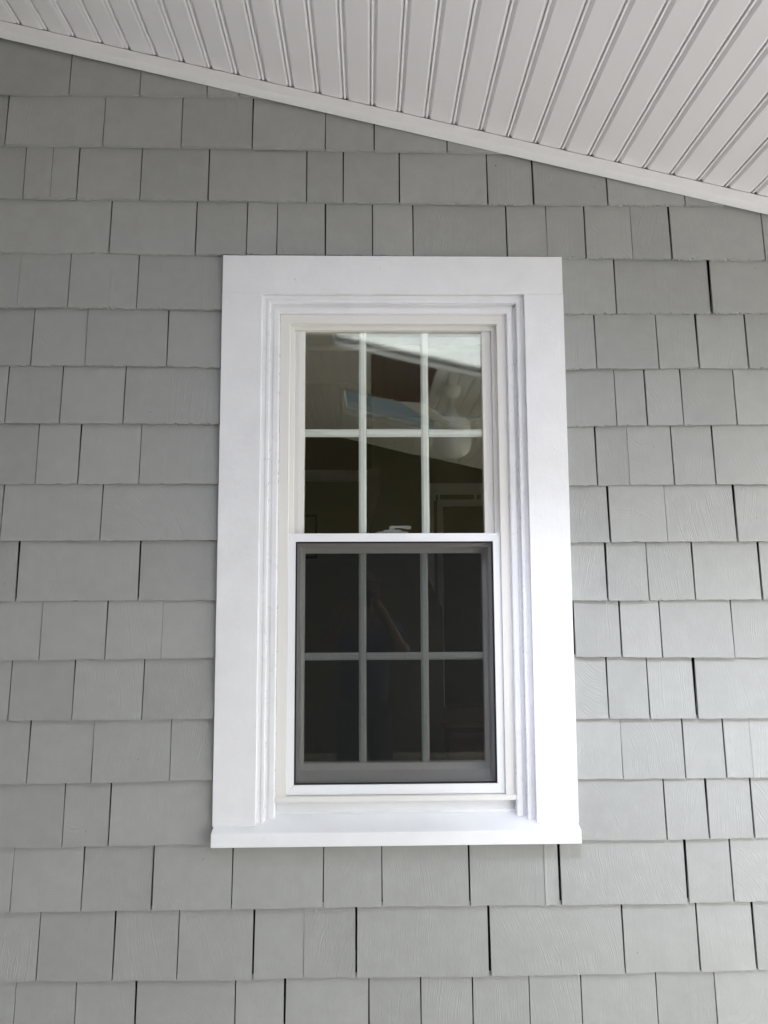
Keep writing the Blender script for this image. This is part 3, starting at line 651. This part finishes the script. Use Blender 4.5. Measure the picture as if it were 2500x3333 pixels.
for i in range(5):
    a = math.radians(188+72*i)
    if i: bb, kk = b0.copy(), k0.copy(); col.objects.link(bb); col.objects.link(kk); bb.parent = kk.parent = fan
    else: bb, kk = b0, k0
    bb.rotation_euler = (math.radians(10), 0, a); kk.rotation_euler = (0, 0, a)

# ------------------------------------------------------------------ room behind the glass
room = bpy.data.objects.new('room_walls', None); col.objects.link(room); room['kind'] = 'structure'
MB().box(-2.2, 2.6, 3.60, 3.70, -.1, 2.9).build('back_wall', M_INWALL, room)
MB().box(-2.3, -2.2, .135, 3.6, -.1, 2.9).build('room_side', M_INWALL, room)
MB().box(2.6, 2.7, .135, .9, -.1, 2.9).box(2.6, 2.7, 2.0, 3.6, -.1, 2.9).box(2.6, 2.7, .9, 2.0, -.1, 1.0).box(2.6, 2.7, .9, 2.0, 1.8, 2.9).build('room_side', M_INWALL, room)  # unseen opening added in this wall to let light into the room
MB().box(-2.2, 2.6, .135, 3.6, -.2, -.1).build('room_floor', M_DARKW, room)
MB().box(-2.2, 2.6, .135, 3.6, 2.9, 3.0).build('room_ceiling', M_INWHITE, room)
# partition with a cased opening and the stair beyond
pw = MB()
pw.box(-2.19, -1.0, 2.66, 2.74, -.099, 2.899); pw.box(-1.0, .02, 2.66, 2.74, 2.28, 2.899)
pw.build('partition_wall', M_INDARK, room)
dc = thing('door_casing', 'dim white cased opening inside the room, seen in the left upper panes', 'door frame', (-.3, 2.6, -.1))
MB().box(-.72, .3665, 0, .05, 2.347, 2.413).build('head_board', M_INWHITE, dc)
MB().box(.289, .3665, .001, .05, 0, 2.346).build('side_board', M_INWHITE, dc)
MB().box(-.72, -.645, .001, .05, 0, 2.346).build('side_board', M_INWHITE, dc)
pf = thing('picture_frame', 'small black framed picture hanging inside beyond the cased opening', 'picture', (-.42, 3.57, 1.88))
MB().box(-.18, .02, 0, .028, -.1, .24).build('frame_border', M_BLACK, pf)
MB().box(-.16, 0, -.004, -.001, -.08, .22).build('print', plain('print_colours', (.20, .22, .12), .6, var=.5), pf)
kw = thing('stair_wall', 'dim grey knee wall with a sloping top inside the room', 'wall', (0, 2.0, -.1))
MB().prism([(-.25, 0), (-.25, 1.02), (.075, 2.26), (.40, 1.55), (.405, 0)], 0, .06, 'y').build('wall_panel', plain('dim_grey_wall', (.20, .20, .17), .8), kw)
iw = thing('interior_door', 'white framed glazed door inside the room, seen in the lower right upper pane', 'door', (.36, 2.4, -.1))
MB().box(0, .40, 0, .05, 2.235, 2.30).build('head_board', M_INWHITE, iw); MB().box(0, .034, .001, .05, 0, 2.234).build('side_board', M_INWHITE, iw)
MB().box(.06, .40, .004, .04, 2.16, 2.20).build('door_rail', M_INWHITE, iw); MB().box(.06, .09, .003, .04, 0, 2.159).build('door_stile', M_INWHITE, iw)
MB().box(.091, .40, .02, .024, 0, 2.159).build('pane', M_PHONE, iw)
for x in (.035, .062, .285, .325): MB().box(x, x+.011, -.012, -.001, 2.19, 2.245).build('curtain_hook', M_INWHITE, iw)
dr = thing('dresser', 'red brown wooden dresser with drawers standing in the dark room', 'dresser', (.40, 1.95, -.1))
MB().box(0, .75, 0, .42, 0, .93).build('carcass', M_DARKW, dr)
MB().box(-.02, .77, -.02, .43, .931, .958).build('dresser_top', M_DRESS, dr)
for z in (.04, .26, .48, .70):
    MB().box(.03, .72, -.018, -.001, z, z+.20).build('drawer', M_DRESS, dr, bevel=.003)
rb = thing('roller_blind', 'pale rolled blind across the head of the window inside the glass', 'blind', (0, .16, 2.30))
MB().tube((-.24, .05, .012), (.40, .05, .012), .010, 14).build('blind_roll', M_INWHITE, rb, smooth=True)
MB().box(-.245, -.2405, .03, .07, -.01, .03).build('bracket', M_INWHITE, rb)
MB().box(.4005, .405, .03, .07, -.01, .03).build('bracket', M_INWHITE, rb)

# ------------------------------------------------------------------ the photographer, mirrored dimly in the lower sash
per = thing('person', 'person in a navy shirt raising a phone, mirrored dimly in the lower sash', 'person', (-.03, -2.275, 0))
def skinned(name, verts, edges, radii, m, parent, loc=(0, 0, 0), sub=2):
    me = bpy.data.meshes.new(name); me.from_pydata(verts, edges, []); me.materials.append(m)
    o = bpy.data.objects.new(name, me); col.objects.link(o); o.parent = parent; o.location = loc
    sk = o.modifiers.new('skin', 'SKIN'); sk.use_smooth_shade = True
    for v, r in zip(me.skin_vertices[0].data, radii): v.radius = r if isinstance(r, tuple) else (r, r)
    me.skin_vertices[0].data[0].use_root = True
    s = o.modifiers.new('subd', 'SUBSURF'); s.levels = sub; s.render_levels = sub
    return o
# body: pelvis root, legs, trunk, neck, head, arms up to the phone in front of the face
V = [(0, 0, .90), (0, 0, 1.05), (0, .01, 1.20), (0, .0, 1.32), (0, .01, 1.385), (0, .03, 1.44), (0, .035, 1.53), (0, .03, 1.60),
     (.17, 0, 1.315), (.245, .08, 1.16), (.105, .245, 1.425), (.06, .270, 1.50),
     (-.17, 0, 1.315), (-.245, .08, 1.16), (-.105, .245, 1.425), (-.06, .270, 1.50),
     (.09, 0, .84), (.10, .01, .48), (.10, -.02, .09), (.105, .10, .04), (-.09, 0, .84), (-.10, .01, .48), (-.10, -.02, .09), (-.105, .10, .04)]
E_ = [(0, 1), (1, 2), (2, 3), (3, 4), (4, 5), (5, 6), (6, 7), (3, 8), (8, 9), (9, 10), (10, 11), (3, 12), (12, 13), (13, 14), (14, 15),
      (0, 16), (16, 17), (17, 18), (18, 19), (0, 20), (20, 21), (21, 22), (22, 23)]
Rr = [(.12, .08), (.115, .08), (.135, .09), (.13, .09), (.052, .055), (.058, .07), (.078, .095), (.06, .075),
      .058, .045, .030, .028, .058, .045, .030, .028, .088, .058, .042, .034, .088, .058, .042, .034]
skinned('body', V, E_, Rr, M_SKIN, per)
Vs = [(0, 0, .84), (0, 0, 1.05), (0, .01, 1.20), (0, 0, 1.325), (.17, 0, 1.315), (.235, .065, 1.19), (-.17, 0, 1.315), (-.235, .065, 1.19)]
skinned('shirt', Vs, [(0, 1), (1, 2), (2, 3), (3, 4), (4, 5), (3, 6), (6, 7)], [(.180, .140), (.160, .122), (.168, .122), (.14, .10), .070, .062, .070, .062], M_SHIRT, per)
Vp = [(0, 0, .90), (.09, 0, .82), (.10, .01, .48), (.10, -.02, .12), (-.09, 0, .82), (-.10, .01, .48), (-.10, -.02, .12)]
skinned('trousers', Vp, [(0, 1), (1, 2), (2, 3), (0, 4), (4, 5), (5, 6)], [(.16, .12), .10, .075, .065, .10, .075, .065], M_PANTS, per)
skinned('hair', [(0, -.01, 1.54), (0, 0, 1.62), (0, .06, 1.645)], [(0, 1), (1, 2)], [(.082, .075), (.085, .085), (.05, .03)], M_HAIR, per)
for s in (1, -1):
    skinned('ear', [(s*.078, .03, 1.50), (s*.086, .025, 1.535)], [(0, 1)], [.010, .014], M_SKIN, per, sub=1)
    MB().lathe([(0, .0), (.011, .001), (.013, .006)], (0, 0, 0), 14).build('eye', plain('eye_white', (.5, .5, .5), .3), per, loc=(s*.031, .122, 1.535)).rotation_euler = (math.radians(-90), 0, 0)
    gm = MB()
    for k in range(16):
        a, b = 6.2832*k/16, 6.2832*(k+1)/16
        gm.tube((s*.034+.026*math.cos(a), .134, 1.533+.020*math.sin(a)), (s*.034+.026*math.cos(b), .134, 1.533+.020*math.sin(b)), .0016, 5)
    gm.tube((s*.060, .134, 1.54), (s*.084, .03, 1.54), .0016, 5).build('glasses_rim', M_LOCK, per)
skinned('nose', [(0, .118, 1.535), (0, .142, 1.505), (0, .125, 1.495)], [(0, 1), (1, 2)], [.007, .012, .010], M_SKIN, per, sub=1)
skinned('mouth', [(-.022, .118, 1.468), (0, .125, 1.466), (.022, .118, 1.468)], [(0, 1), (1, 2)], [.004, .006, .004], plain('lips', (.35, .13, .11), .5), per, sub=1)
for s in (1, -1):       # hands: palm, four curled fingers, thumb behind the phone's edge
    px_ = s*.062
    hv = [(px_, .275, 1.50), (px_+s*.004, .285, 1.55)]; he = [(0, 1)]; hr = [(.026, .018), (.034, .014)]
    skinned('palm', hv, he, hr, M_SKIN, per, sub=1)
    for f in range(4):
        z = 1.535+.020*f; ln_ = (.050, .058, .062, .052)[f]
        skinned('finger', [(px_+s*.022, .285, z), (px_+s*.020, .310, z+.006), (px_-s*(ln_-.035), .3245, z+.010), (px_-s*ln_*.75, .3250, z+.011)], [(0, 1), (1, 2), (2, 3)], [.0095, .009, .008, .007], M_SKIN, per, sub=1)
    skinned('thumb', [(px_+s*.018, .278, 1.515), (px_, .262, 1.54), (px_-s*.020, .280, 1.565)], [(0, 1), (1, 2)], [.012, .010, .008], M_SKIN, per, sub=1)
ph = thing('phone', 'dark smartphone held up in front of the face, mirrored in the lower sash', 'phone', (-.03, -1.975, 1.60))
MB().box(-.037, .037, 0, .008, -.145, .012).build('phone_body', M_PHONE, ph, bevel=.003, loc=(.0, 0, 0))
MB().tube((.0, .0085, -.03), (.0, .0105, -.03), .007, 16).build('camera_lens', M_LOCK, ph)
